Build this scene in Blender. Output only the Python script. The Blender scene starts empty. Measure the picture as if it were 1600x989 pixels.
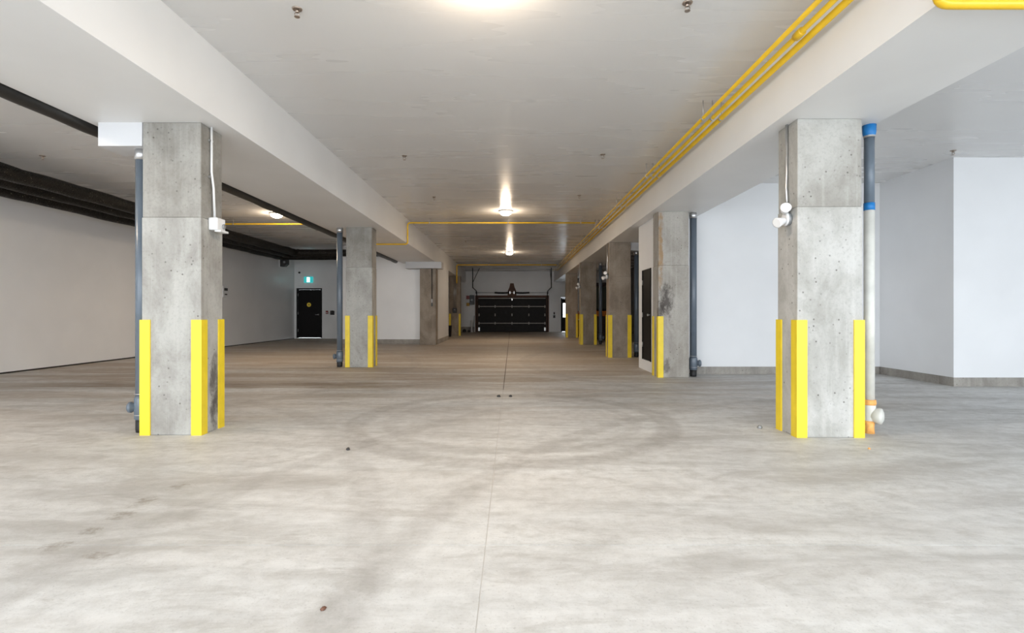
import bpy, math, random
from mathutils import Vector, Matrix
random.seed(7)
PI = math.pi
sc = bpy.context.scene
C = sc.collection

# ------------------------------------------------------------------ camera, sky, exposure
cam = bpy.data.cameras.new('camera'); cam_o = bpy.data.objects.new('camera', cam); C.objects.link(cam_o)
cam_o.location = (0, 0, 1.15); cam_o.rotation_euler = (PI/2, 0, 0)
cam.sensor_width = 36.0; cam.lens = 18.0; cam.shift_y = -0.0041; cam.clip_end = 200
sc.camera = cam_o
W = bpy.data.worlds.new('overcast_sky'); sc.world = W; W.use_nodes = True
bg = W.node_tree.nodes['Background']; bg.inputs[0].default_value = (0.86, 0.93, 1.0, 1); bg.inputs[1].default_value = 5.0
sc.view_settings.view_transform = 'Standard'; sc.view_settings.look = 'None'
sc.view_settings.gamma = 1.0; sc.view_settings.use_curve_mapping = False
sc.view_settings.exposure = 0.62
LAMP_W = 23.0      # downward share
LAMP_GLOW = 13.0   # share thrown sideways and onto the ceiling
LAMP_COL = (1.0, 0.78, 0.56)

# ------------------------------------------------------------------ materials
def nmat(name):
    m = bpy.data.materials.new(name); m.use_nodes = True
    nt = m.node_tree
    return m, nt, nt.nodes['Principled BSDF']
def N(nt, t, **kw):
    n = nt.nodes.new(t)
    for k, v in kw.items(): setattr(n, k, v)
    return n
def mathn(nt, op, a, b=None, c=None, clamp=False):
    n = nt.nodes.new('ShaderNodeMath'); n.operation = op; n.use_clamp = clamp
    for i, v in enumerate((a, b, c)):
        if v is None: continue
        if isinstance(v, (int, float)): n.inputs[i].default_value = v
        else: nt.links.new(v, n.inputs[i])
    return n.outputs[0]
def maprange(nt, v, a, b, c=0.0, d=1.0):
    n = nt.nodes.new('ShaderNodeMapRange'); n.clamp = True
    nt.links.new(v, n.inputs[0])
    for i, x in enumerate((a, b, c, d)): n.inputs[i+1].default_value = x
    return n.outputs[0]
def mixc(nt, f, a, b):
    n = nt.nodes.new('ShaderNodeMix'); n.data_type = 'RGBA'
    if isinstance(f, (int, float)): n.inputs[0].default_value = f
    else: nt.links.new(f, n.inputs[0])
    for i, v in ((6, a), (7, b)):
        if isinstance(v, tuple): n.inputs[i].default_value = (v[0], v[1], v[2], 1)
        else: nt.links.new(v, n.inputs[i])
    return n.outputs[2]
def pos(nt, scale=(1, 1, 1), off=(0, 0, 0)):
    g = N(nt, 'ShaderNodeNewGeometry'); mp = N(nt, 'ShaderNodeMapping')
    nt.links.new(g.outputs['Position'], mp.inputs[0])
    mp.inputs['Location'].default_value = off; mp.inputs['Scale'].default_value = scale
    return mp.outputs[0]
def noise(nt, vec, scale, detail=4, rough=0.55, dist=0.0):
    n = N(nt, 'ShaderNodeTexNoise'); nt.links.new(vec, n.inputs['Vector'])
    n.inputs['Scale'].default_value = scale; n.inputs['Detail'].default_value = detail
    n.inputs['Roughness'].default_value = rough; n.inputs['Distortion'].default_value = dist
    return n.outputs[0]
def bump(nt, bs, h, strength, dist=0.01):
    b = N(nt, 'ShaderNodeBump'); b.inputs['Strength'].default_value = strength; b.inputs['Distance'].default_value = dist
    nt.links.new(h, b.inputs['Height']); nt.links.new(b.outputs[0], bs.inputs['Normal'])

def simple(name, col, rough=0.5, metal=0.0, var=0.12, scale=6.0, spec=0.5, emit=None):
    """a painted / moulded surface with a little tonal noise"""
    m, nt, bs = nmat(name)
    n = noise(nt, pos(nt), scale, 4)
    c = mixc(nt, maprange(nt, n, 0.3, 0.7), tuple(x*(1-var) for x in col), tuple(min(1, x*(1+var)) for x in col))
    nt.links.new(c, bs.inputs['Base Color'])
    bs.inputs['Roughness'].default_value = rough; bs.inputs['Metallic'].default_value = metal
    bs.inputs['Specular IOR Level'].default_value = spec
    if emit:
        bs.inputs['Emission Color'].default_value = (*emit[0], 1); bs.inputs['Emission Strength'].default_value = emit[1]
    return m

def floor_material():
    m, nt, bs = nmat('floor_concrete')
    big = noise(nt, pos(nt), 0.55, 5, 0.6, 0.6)
    sweep = noise(nt, pos(nt, (0.55, 2.2, 1), (3, 1, 0)), 0.9, 6, 0.68, 0.9)
    fine = noise(nt, pos(nt), 9.0, 6, 0.7)
    grit = noise(nt, pos(nt), 70.0, 3, 0.7)
    base = mixc(nt, maprange(nt, big, 0.3, 0.7), (0.47, 0.465, 0.45), (0.60, 0.60, 0.59))
    base = mixc(nt, maprange(nt, sweep, 0.42, 0.66), base, (0.69, 0.69, 0.68))
    base = mixc(nt, maprange(nt, sweep, 0.47, 0.28, 0, 0.55), base, (0.36, 0.34, 0.315))
    base = mixc(nt, maprange(nt, fine, 0.42, 0.7, 0, 0.5), base, (0.40, 0.39, 0.37))
    base = mixc(nt, maprange(nt, grit, 0.56, 0.72, 0, 0.5), base, (0.30, 0.29, 0.28))
    for ang, off in ((0.75, 2.0), (-0.6, 9.0)):
        mp = N(nt, 'ShaderNodeMapping'); nt.links.new(pos(nt), mp.inputs[0]); mp.inputs['Rotation'].default_value = (0, 0, ang); mp.inputs['Location'].default_value = (off, off, 0); mp.inputs['Scale'].default_value = (0.9, 2.6, 1)
        sc_ = noise(nt, mp.outputs[0], 1.9, 9, 0.74, 1.1)
        base = mixc(nt, maprange(nt, sc_, 0.52, 0.7, 0, 0.55), base, (0.70, 0.70, 0.69))
        base = mixc(nt, maprange(nt, sc_, 0.46, 0.3, 0, 0.55), base, (0.35, 0.335, 0.31))
    g = N(nt, 'ShaderNodeNewGeometry'); s = N(nt, 'ShaderNodeSeparateXYZ'); nt.links.new(g.outputs['Position'], s.inputs[0])
    X, Y = s.outputs[0], s.outputs[1]
    # brown dirt tracked in along the aisle, in long smears
    smear = noise(nt, pos(nt, (0.28, 1.9, 1), (1, 5, 0)), 1.0, 6, 0.65, 0.7)
    dirt = mathn(nt, 'MULTIPLY', maprange(nt, smear, 0.40, 0.58), maprange(nt, Y, 4.8, 8.8, 0.10, 0.8))
    dirt = mathn(nt, 'MULTIPLY', dirt, maprange(nt, X, 5.5, 2.2, 0.12, 1.0))
    base = mixc(nt, dirt, base, (0.33, 0.26, 0.195))
    base = mixc(nt, mathn(nt, 'MULTIPLY', maprange(nt, Y, 8, 13, 0, 0.5), maprange(nt, X, 5, 2.5)), base, (0.44, 0.365, 0.29))
    # dark smeared band of mud across the left bays
    wob = noise(nt, pos(nt), 1.3, 4)
    yy = mathn(nt, 'ADD', Y, mathn(nt, 'MULTIPLY', wob, 0.7))
    band = mathn(nt, 'MULTIPLY', maprange(nt, mathn(nt, 'ABSOLUTE', mathn(nt, 'SUBTRACT', yy, 8.45)), 0.42, 0.08), maprange(nt, X, -0.8, -2.4))
    band = mathn(nt, 'MULTIPLY', band, maprange(nt, X, -8.2, -6.6))
    band = mathn(nt, 'MULTIPLY', band, maprange(nt, noise(nt, pos(nt, (0.4, 3, 1)), 2.2, 5), 0.34, 0.55, 0.25, 0.95))
    base = mixc(nt, band, base, (0.235, 0.185, 0.14))
    # tyre arcs
    tread = maprange(nt, noise(nt, pos(nt), 6.0, 5, 0.7), 0.3, 0.62, 0.15, 1.0)
    for cx, cy, r, w, amt in ((0.0, 5.5, 1.62, 0.15, 0.5), (0.0, 5.5, 1.28, 0.09, 0.25), (5.2, 1.0, 5.95, 0.13, 0.36),
                              (5.2, 1.0, 7.35, 0.13, 0.3), (-7.2, 1.2, 6.6, 0.14, 0.26), (-7.2, 1.2, 5.2, 0.14, 0.2),
                              (6.5, 12.0, 6.2, 0.16, 0.34), (-9.0, 10.5, 6.9, 0.14, 0.24)):
        dx = mathn(nt, 'SUBTRACT', X, cx); dy = mathn(nt, 'SUBTRACT', Y, cy)
        d = mathn(nt, 'SQRT', mathn(nt, 'ADD', mathn(nt, 'MULTIPLY', dx, dx), mathn(nt, 'MULTIPLY', dy, dy)))
        a = maprange(nt, mathn(nt, 'ABSOLUTE', mathn(nt, 'SUBTRACT', d, r)), w, w*0.55)
        base = mixc(nt, mathn(nt, 'MULTIPLY', mathn(nt, 'MULTIPLY', a, tread), amt), base, (0.27, 0.25, 0.23))
    # footprints of mud dragged off to the lower left
    for x0, y0, rx, ry in ((-2.24, 2.52, 0.06, 0.05), (-2.21, 2.7, 0.05, 0.05), (-2.21, 2.9, 0.06, 0.06), (-2.24, 3.12, 0.05, 0.08), (-2.2, 3.38, 0.05, 0.07), (-1.95, 2.42, 0.07, 0.04)):
        dx = mathn(nt, 'DIVIDE', mathn(nt, 'SUBTRACT', X, x0), rx); dy = mathn(nt, 'DIVIDE', mathn(nt, 'SUBTRACT', Y, y0), ry)
        d = mathn(nt, 'ADD', mathn(nt, 'MULTIPLY', dx, dx), mathn(nt, 'MULTIPLY', dy, dy))
        d = mathn(nt, 'ADD', d, mathn(nt, 'MULTIPLY', mathn(nt, 'SUBTRACT', noise(nt, pos(nt), 22, 5, 0.75), 0.5), 9.0))
        base = mixc(nt, maprange(nt, d, 1.5, -0.5, 0, 0.7), base, (0.24, 0.21, 0.175))
    nt.links.new(base, bs.inputs['Base Color'])
    nt.links.new(maprange(nt, fine, 0.3, 0.7, 0.45, 0.68), bs.inputs['Roughness'])
    bs.inputs['Specular IOR Level'].default_value = 0.35
    bump(nt, bs, mathn(nt, 'ADD', fine, mathn(nt, 'MULTIPLY', grit, 0.5)), 0.12, 0.01)
    return m

def column_concrete(name, light, dark, stains=(), seed=0.0):
    m, nt, bs = nmat(name)
    a = noise(nt, pos(nt, (1, 1, 0.6), (seed, seed, 0)), 2.6, 6, 0.65, 0.4)
    st = noise(nt, pos(nt, (9, 9, 0.35), (seed, 0, 0)), 1.6, 4, 0.6)
    c = mixc(nt, maprange(nt, a, 0.38, 0.62), dark, light)
    c = mixc(nt, maprange(nt, st, 0.5, 0.72, 0, 0.4), c, tuple(x*1.18 for x in light))
    gr = noise(nt, pos(nt), 38, 4, 0.7)
    c = mixc(nt, maprange(nt, gr, 0.5, 0.78, 0, 0.35), c, tuple(x*0.55 for x in dark))
    v = N(nt, 'ShaderNodeTexVoronoi'); nt.links.new(pos(nt, (1, 1, 1), (seed, seed, seed)), v.inputs['Vector']); v.inputs['Scale'].default_value = 16
    gate = maprange(nt, noise(nt, pos(nt), 3.1, 2), 0.44, 0.58)
    hole = mathn(nt, 'MULTIPLY', maprange(nt, v.outputs['Distance'], 0.17, 0.08), gate)
    c = mixc(nt, mathn(nt, 'MULTIPLY', hole, 0.75), c, (0.09, 0.08, 0.07))
    if stains:
        g = N(nt, 'ShaderNodeNewGeometry'); s = N(nt, 'ShaderNodeSeparateXYZ'); nt.links.new(g.outputs['Position'], s.inputs[0])
        rag = noise(nt, pos(nt, (1, 1, 0.6)), 11, 5, 0.7)
        for (x0, y0, z0, rx, ry, rz, col, amt) in stains:
            t = None
            for out, o0, r in ((s.outputs[0], x0, rx), (s.outputs[1], y0, ry), (s.outputs[2], z0, rz)):
                q = mathn(nt, 'DIVIDE', mathn(nt, 'SUBTRACT', out, o0), r); q = mathn(nt, 'MULTIPLY', q, q)
                t = q if t is None else mathn(nt, 'ADD', t, q)
            t = mathn(nt, 'ADD', t, mathn(nt, 'MULTIPLY', mathn(nt, 'SUBTRACT', rag, 0.5), 5.0))
            c = mixc(nt, maprange(nt, t, 1.2, 0.1, 0, amt), c, col)
    nt.links.new(c, bs.inputs['Base Color']); bs.inputs['Roughness'].default_value = 0.85; bs.inputs['Specular IOR Level'].default_value = 0.25
    bump(nt, bs, mathn(nt, 'SUBTRACT', gr, hole), 0.3, 0.006)
    return m

def ceiling_material():
    m, nt, bs = nmat('ceiling_paint')
    a = noise(nt, pos(nt, (0.35, 1.2, 1)), 0.8, 2, 0.4)
    c = mixc(nt, maprange(nt, a, 0.3, 0.7), (0.75, 0.745, 0.735), (0.775, 0.77, 0.76))
    nt.links.new(c, bs.inputs['Base Color'])
    st = noise(nt, pos(nt, (0.3, 1.6, 1)), 1.3, 3, 0.5)
    nt.links.new(maprange(nt, st, 0.3, 0.7, 0.25, 0.3), bs.inputs['Roughness'])
    bs.inputs['Specular IOR Level'].default_value = 0.45
    return m
def wall_paint(name, col, rough=0.4):
    m, nt, bs = nmat(name)
    a = noise(nt, pos(nt), 0.8, 4, 0.5)
    c = mixc(nt, maprange(nt, a, 0.3, 0.7), tuple(x*0.95 for x in col), tuple(min(1, x*1.03) for x in col))
    nt.links.new(c, bs.inputs['Base Color']); bs.inputs['Roughness'].default_value = rough; bs.inputs['Specular IOR Level'].default_value = 0.4
    bump(nt, bs, noise(nt, pos(nt), 90, 2), 0.03, 0.003)
    return m
def insulation_material():
    m, nt, bs = nmat('black_foil_insulation')
    n1 = noise(nt, pos(nt, (1, 0.5, 1)), 7, 5, 0.7, 0.5); n2 = noise(nt, pos(nt), 55, 3, 0.6)
    sp = maprange(nt, noise(nt, pos(nt), 42, 2, 0.5), 0.68, 0.74, 0, 0.6)  # sparkles on the foil, put into the colour as pale specks
    c = mixc(nt, maprange(nt, n1, 0.35, 0.7), (0.006, 0.0055, 0.005), (0.024, 0.02, 0.016)); c = mixc(nt, sp, c, (0.42, 0.38, 0.3))
    nt.links.new(c, bs.inputs['Base Color'])
    nt.links.new(maprange(nt, n2, 0.35, 0.65, 0.22, 0.7), bs.inputs['Roughness']); bs.inputs['Specular IOR Level'].default_value = 0.25
    bump(nt, bs, mathn(nt, 'ADD', mathn(nt, 'MULTIPLY', n1, 1.5), n2), 0.6, 0.02)
    return m

M = {}
M['floor'] = floor_material()
def joint_material():
    m, nt, bs = nmat('joint_filler')
    sp = N(nt, 'ShaderNodeSeparateXYZ'); nt.links.new(pos(nt), sp.inputs[0])
    d = mathn(nt, 'ADD', sp.outputs[1], mathn(nt, 'MULTIPLY', noise(nt, pos(nt), 2.0, 3), 2.0))
    nt.links.new(mixc(nt, maprange(nt, d, 7.0, 9.5), (0.62, 0.61, 0.59), (0.12, 0.095, 0.07)), bs.inputs['Base Color'])   # dirt packed in the joint
    bs.inputs['Roughness'].default_value = 0.85
    return m
M['joint'] = joint_material()
M['ceiling'] = ceiling_material()
M['wall'] = wall_paint('white_wall_paint', (0.84, 0.835, 0.83), 0.32)
M['wall_r'] = wall_paint('white_drywall_paint', (0.81, 0.815, 0.825), 0.5)
M['beam'] = wall_paint('beam_paint', (0.84, 0.835, 0.825), 0.4)
M['boxpaint'] = wall_paint('bulkhead_paint', (0.64, 0.64, 0.65), 0.5)
M['bare'] = column_concrete('bare_dark_concrete', (0.20, 0.185, 0.165), (0.12, 0.11, 0.10), seed=5)
M['curb'] = column_concrete('curb_concrete', (0.40, 0.375, 0.34), (0.27, 0.25, 0.225), seed=9)
LT, DK = (0.44, 0.43, 0.40), (0.29, 0.275, 0.25)
BK = (0.07, 0.06, 0.055)
M['col_A'] = column_concrete('column_concrete_pitted', LT, DK, ((-2.9, 5.02, 0.45, 0.06, 0.09, 0.33, BK, 0.75), (-2.9, 5.0, 0.2, 0.05, 0.07, 0.2, BK, 0.6)), 1)
M['col_B'] = column_concrete('column_concrete_pale', (0.53, 0.52, 0.495), (0.37, 0.36, 0.33), (), 2)
M['col_C'] = column_concrete('column_concrete_scuffed', (0.45, 0.425, 0.385), (0.32, 0.295, 0.26),
    ((2.72, 9.0, 1.36, 0.14, 0.1, 0.3, BK, 0.85), (2.60, 9.0, 1.2, 0.1, 0.1, 0.2, BK, 0.7), (2.72, 9.0, 0.22, 0.1, 0.1, 0.13, BK, 0.6), (2.62, 9.0, 2.3, 0.05, 0.1, 0.7, (0.33, 0.2, 0.09), 0.8)), 3)
M['col_D'] = column_concrete('column_concrete_brownish', (0.35, 0.30, 0.245), (0.23, 0.19, 0.15), (), 4)
M['col_A_up'] = column_concrete('column_concrete_upper', (0.36, 0.345, 0.315), (0.24, 0.225, 0.2), (), 6)
M['col_B_up'] = column_concrete('column_concrete_pale_upper', (0.45, 0.44, 0.41), (0.31, 0.295, 0.265), (), 7)
M['guard'] = simple('yellow_guard_paint', (0.84, 0.62, 0.025), 0.45, var=0.06, scale=9)
M['gas'] = simple('yellow_gas_pipe_paint', (0.80, 0.50, 0.02), 0.35, var=0.08)
M['pvc'] = simple('grey_pvc', (0.125, 0.155, 0.19), 0.3, var=0.07)
M['pvc_white'] = simple('painted_pipe_cream', (0.66, 0.65, 0.60), 0.5)
M['tape'] = simple('blue_tape', (0.01, 0.17, 0.46), 0.5)
M['orange_seal'] = simple('orange_sealant', (0.90, 0.42, 0.12), 0.6, var=0.2, scale=30)
M['rubber'] = simple('black_rubber', (0.014, 0.014, 0.015), 0.55)
M['steel'] = simple('galvanised_steel', (0.62, 0.62, 0.62), 0.32, 0.9)
M['brass'] = simple('sprinkler_chrome', (0.45, 0.38, 0.33), 0.3, 0.9)
M['white_pl'] = simple('white_plastic', (0.82, 0.82, 0.82), 0.4, var=0.03)
M['insul'] = insulation_material()
M['blackpipe'] = simple('black_pipe_wrap', (0.018, 0.016, 0.014), 0.45, var=0.3)
M['lens'] = simple('lit_lamp_lens', (0.9, 0.9, 0.85), 0.4, emit=((1.0, 0.88, 0.70), 26.0))
M['doorblack'] = simple('black_door_paint', (0.007, 0.006, 0.006), 0.5, var=0.15, spec=0.15)
M['gdoor'] = simple('charcoal_door_skin', (0.022, 0.021, 0.021), 0.55, var=0.15, spec=0.2)
M['wood'] = simple('dark_stained_wood', (0.13, 0.055, 0.03), 0.6, var=0.3, scale=14)
M['exit_teal'] = simple('exit_sign_teal', (0.02, 0.30, 0.30), 0.4, emit=((0.02, 0.42, 0.42), 0.6))
M['exit_white'] = simple('exit_sign_lit_pane', (0.9, 0.95, 0.95), 0.4, emit=((0.75, 1.0, 1.0), 2.0))
M['sign_y'] = simple('yellow_sticker', (0.85, 0.62, 0.05), 0.45, var=0.03)
M['dark'] = simple('dark_device_plastic', (0.03, 0.028, 0.028), 0.4)
M['red'] = simple('dark_red_device', (0.25, 0.03, 0.025), 0.4)
M['orange'] = simple('orange_machine_paint', (0.72, 0.22, 0.02), 0.35)
M['greymetal'] = simple('grey_painted_metal', (0.30, 0.31, 0.32), 0.4, 0.3)
M['dullsteel'] = simple('dull_zinc', (0.30, 0.28, 0.26), 0.5, 0.6)
M['label_y'] = simple('amber_label', (0.55, 0.33, 0.05), 0.5)
gl, nt, bs = nmat('window_glass'); bs.inputs['Transmission Weight'].default_value = 1.0; bs.inputs['Roughness'].default_value = 0.03; bs.inputs['IOR'].default_value = 1.1
bs.inputs['Base Color'].default_value = (0.95, 0.98, 1, 1); M['glass'] = gl
cg, nt, bs = nmat('tinted_cab_glass'); bs.inputs['Base Color'].default_value = (0.05, 0.07, 0.06, 1); bs.inputs['Roughness'].default_value = 0.08; M['cabglass'] = cg

# ------------------------------------------------------------------ mesh helpers
class MB:
    def __init__(s): s.v = []; s.f = []; s.sm = []
    def box(s, x0, x1, y0, y1, z0, z1):
        b = len(s.v)
        s.v += [(x, y, z) for z in (z0, z1) for y in (y0, y1) for x in (x0, x1)]
        for q in ((0, 2, 3, 1), (4, 5, 7, 6), (0, 1, 5, 4), (2, 6, 7, 3), (0, 4, 6, 2), (1, 3, 7, 5)):
            s.f.append(tuple(b+i for i in q)); s.sm.append(False)
        return s
    def cbox(s, c, d, rot=None):
        b = len(s.v); c = Vector(c)
        for z in (-1, 1):
            for y in (-1, 1):
                for x in (-1, 1):
                    p = Vector((x*d[0]/2, y*d[1]/2, z*d[2]/2))
                    if rot: p = rot @ p
                    s.v.append(tuple(c+p))
        for q in ((0, 2, 3, 1), (4, 5, 7, 6), (0, 1, 5, 4), (2, 6, 7, 3), (0, 4, 6, 2), (1, 3, 7, 5)):
            s.f.append(tuple(b+i for i in q)); s.sm.append(False)
        return s
    def prism(s, pts, axis, a, b):
        """polygon pts (2-D) extruded along axis 'x','y' or 'z' from a to b"""
        n = len(pts); o = len(s.v)
        for t in (a, b):
            for (p, q) in pts:
                s.v.append({'x': (t, p, q), 'y': (p, t, q), 'z': (p, q, t)}[axis])
        s.f.append(tuple(o+i for i in range(n))[::-1]); s.f.append(tuple(o+n+i for i in range(n))); s.sm += [False, False]
        for i in range(n):
            j = (i+1) % n; s.f.append((o+i, o+j, o+n+j, o+n+i)); s.sm.append(False)
        return s
    def tube(s, path, r, n=14, cap=True, wob=0.0):
        P = [Vector(p) for p in path]; o = len(s.v)
        R = r if isinstance(r, (list, tuple)) else [r]*len(P)
        t0 = (P[1]-P[0]).normalized()
        u = t0.orthogonal().normalized()
        for i, p in enumerate(P):
            if i == 0: t = (P[1]-p).normalized()
            elif i == len(P)-1: t = (p-P[i-1]).normalized()
            else: t = ((P[i+1]-p).normalized()+(p-P[i-1]).normalized()).normalized()
            u = (u-t*u.dot(t)).normalized(); w = t.cross(u)
            for k in range(n):
                a = 2*PI*k/n; rr = R[i]*(1+random.uniform(-wob, wob))
                s.v.append(tuple(p+(u*math.cos(a)+w*math.sin(a))*rr))
        for i in range(len(P)-1):
            for k in range(n):
                k2 = (k+1) % n
                s.f.append((o+i*n+k, o+i*n+k2, o+(i+1)*n+k2, o+(i+1)*n+k)); s.sm.append(True)
        if cap:
            s.f.append(tuple(o+k for k in range(n))[::-1]); s.f.append(tuple(o+(len(P)-1)*n+k for k in range(n))); s.sm += [False, False]
        return s
    def lathe(s, c, prof, axis='z', n=20):
        """prof: (radius, height) pairs along axis from point c"""
        c = Vector(c); d = {'z': Vector((0, 0, 1)), '-z': Vector((0, 0, -1)), 'y': Vector((0, 1, 0)), '-y': Vector((0, -1, 0)), 'x': Vector((1, 0, 0)), '-x': Vector((-1, 0, 0))}[axis] if isinstance(axis, str) else Vector(axis).normalized()
        u = d.orthogonal().normalized(); w = d.cross(u); o = len(s.v)
        for (r, h) in prof:
            for k in range(n):
                a = 2*PI*k/n; s.v.append(tuple(c+d*h+(u*math.cos(a)+w*math.sin(a))*max(r, 1e-4)))
        for i in range(len(prof)-1):
            for k in range(n):
                k2 = (k+1) % n; s.f.append((o+i*n+k, o+i*n+k2, o+(i+1)*n+k2, o+(i+1)*n+k)); s.sm.append(True)
        s.f.append(tuple(o+k for k in range(n))[::-1]); s.f.append(tuple(o+(len(prof)-1)*n+k for k in range(n))); s.sm += [False, False]
        return s
    def build(s, name, mat, parent=None, bevel=0.0):
        me = bpy.data.meshes.new(name); me.from_pydata(s.v, [], s.f); me.update()
        me.polygons.foreach_set('use_smooth', s.sm)
        import bmesh
        bm = bmesh.new(); bm.from_mesh(me); bmesh.ops.recalc_face_normals(bm, faces=bm.faces); bm.to_mesh(me); bm.free()
        me.materials.append(M[mat] if isinstance(mat, str) else mat)
        o = bpy.data.objects.new(name, me); C.objects.link(o)
        if parent:
            o.parent = parent; o.matrix_parent_inverse = Matrix.Translation(-parent.location)
        if bevel:
            b = o.modifiers.new('bevel', 'BEVEL'); b.width = bevel; b.segments = 2; b.limit_method = 'ANGLE'
        return o
def tag(o, label, cat, group=None):
    o['label'] = label; o['category'] = cat
    if group: o['group'] = group
    return o
def struct(o, label=None, cat=None):
    o['kind'] = 'structure'
    if label: o['label'] = label
    if cat: o['category'] = cat
    return o
def thing(name, loc, label, cat, group=None):
    o = bpy.data.objects.new(name, None); C.objects.link(o); o.location = loc; o.empty_display_size = 0.1
    return tag(o, label, cat, group)

# ------------------------------------------------------------------ the room
ZC = 3.55       # slab soffit
ZB = 2.93       # beam soffit
YR, YF = -2.6, 30.0
XL, XR = -9.5, 12.0
fl = struct(MB().box(XL-0.3, XR+0.3, YR-7, YF+0.4, -0.3, -0.003).build('floor', 'joint'), 'pale poured concrete garage floor with saw-cut joints and tyre marks', 'floor')
xs = [XL-0.3, -5.4, -0.13, 5.15, XR+0.3]; ys = [YR-7, -2.6, 2.53, 7.6, 12.7, 17.8, 22.9, 28.0, YF+0.4]; g = 0.002
for i in range(len(xs)-1):
    for j in range(len(ys)-1):
        ga = 0.007 if xs[i] == -0.13 and ys[j] > 7 else g; gb = 0.007 if xs[i+1] == -0.13 and ys[j] > 7 else g   # the aisle joint opens up further in
        MB().box(xs[i]+ga, xs[i+1]-gb, ys[j]+g, ys[j+1]-g, -0.1, 0.0).build('slab', 'floor', fl)
ce = struct(MB().box(XL-0.3, XR+0.3, YR, YF+0.3, ZC, ZC+0.25).build('ceiling', 'ceiling'), 'glossy off-white painted concrete ceiling slab', 'ceiling')
bl = MB().box(-3.97, -2.70, YR, YF, ZB, ZC+0.01).build('beam', 'beam', ce)
br = MB().box(2.46, 3.43, YR, YF, ZB, ZC+0.01).build('beam', 'beam', ce)
# drywall boxes hung under the beams beside the columns
MB().box(-3.88, -3.468, 4.80, 5.12, 2.71, ZB).build('bulkhead_box', 'boxpaint', ce)
MB().box(-3.75, -2.49, 18.02, 18.6, ZB-0.23, ZB).build('bulkhead_box', 'boxpaint', ce)
MB().box(3.02, 3.43, 13.1, 13.4, ZB-0.2, ZB).build('bulkhead_box', 'boxpaint', ce)

def wall(name, label, parts, mat='wall'):
    m = MB()
    for p in parts: m.box(*p)
    return struct(m.build(name, mat), label, 'wall')
wl = wall('wall_left', 'long off-white wall down the left side under the black pipes', [(XL-0.25, XL, YR, 22.6, 0.03, ZC)])
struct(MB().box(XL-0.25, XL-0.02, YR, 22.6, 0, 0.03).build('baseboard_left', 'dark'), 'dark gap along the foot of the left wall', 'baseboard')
wall('wall_exit', 'white wall holding the black exit door', [(XL, -9.41, 22.35, 22.6, 0, ZC), (-9.41, -8.29, 22.35, 22.6, 2.2, ZC), (-8.29, -6.2, 22.35, 22.6, 0, ZC)])
wall('wall_stair', 'white wall block behind the concrete pilaster', [(-6.35, -3.26, 18.6, 18.8, 0.17, ZC), (-6.35, -6.2, 18.8, 22.35, 0.17, ZC), (-3.26, -2.69, 18.6, 18.8, 0.17, ZB), (-2.9, -2.69, 18.8, 21.7, 0.17, ZB), (-3.75, -2.9, 21.5, 21.7, 0.17, ZB)])
struct(MB().box(-6.35, -3.26, 18.57, 18.8, 0, 0.17).box(-2.9, -2.68, 18.6, 21.72, 0, 0.17).build('baseboard_stair', 'curb'), 'grey concrete curb under the pilaster wall', 'baseboard')
wall('wall_passage', 'white wall beside the far corner left of the garage door', [(-3.95, -3.75, 21.5, YF, 0, ZB)])
wall('wall_far', 'far white end wall around the dark overhead door', [(-4.0, -2.06, YF, YF+0.25, 0, ZC), (-2.06, 2.06, YF, YF+0.25, 2.05, ZC), (2.06, 2.86, YF, YF+0.25, 0, ZC), (2.86, 3.80, YF, YF+0.25, 2.02, ZC), (3.80, 6.7, YF, YF+0.25, 0, ZC)])
struct(MB().box(-3.75, -2.2, YF-0.03, YF, 0, 0.3).build('baseboard_far', 'curb'), 'concrete curb at the foot of the far end wall', 'baseboard')
wall('wall_machine_bay', 'bare dark concrete wall of the machine bay', [(6.5, 6.7, 10.7, YF, 0, ZC)], 'bare')
# storage room behind the right-hand columns
wall('wall_storage', 'white storage room wall beside the scuffed column', [(2.65, 3.43, 9.52, 9.7, 0.14, ZB), (3.43, 6.84, 9.52, 9.7, 0.14, ZC),
    (2.65, 2.83, 9.7, 9.74, 0.0, ZB), (2.65, 2.83, 9.74, 10.44, 2.0, ZB), (2.65, 2.83, 9.74, 10.44, 0.0, 0.2), (2.65, 2.83, 10.44, 10.7, 0.0, ZB), (2.83, 3.43, 10.55, 10.7, 0, ZB), (3.43, 6.7, 10.55, 10.7, 0, ZC)], 'wall_r')
struct(MB().box(2.9, 6.84, 9.53, 9.7, 0, 0.138).build('baseboard_storage', 'curb'), 'bare concrete curb below the storage wall', 'baseboard')
wall('wall_right_return', 'short white wall running toward the projecting corner', [(6.84, 7.0, 7.93, 9.7, 0.14, ZC)], 'wall_r')
wall('wall_right_front', 'bright white wall facing the camera at far right', [(7.0, XR+0.25, 7.93, 8.1, 0.14, ZC)], 'wall_r')
struct(MB().box(6.85, 7.0, 7.94, 9.7, 0, 0.138).box(7.0, XR, 7.94, 8.1, 0, 0.138).build('baseboard_right', 'curb'), 'bare concrete curb around the projecting corner', 'baseboard')
wall('wall_right', 'white side wall out of view on the right', [(XR, XR+0.25, YR, 7.93, 0, ZC)], 'wall_r')
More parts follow.
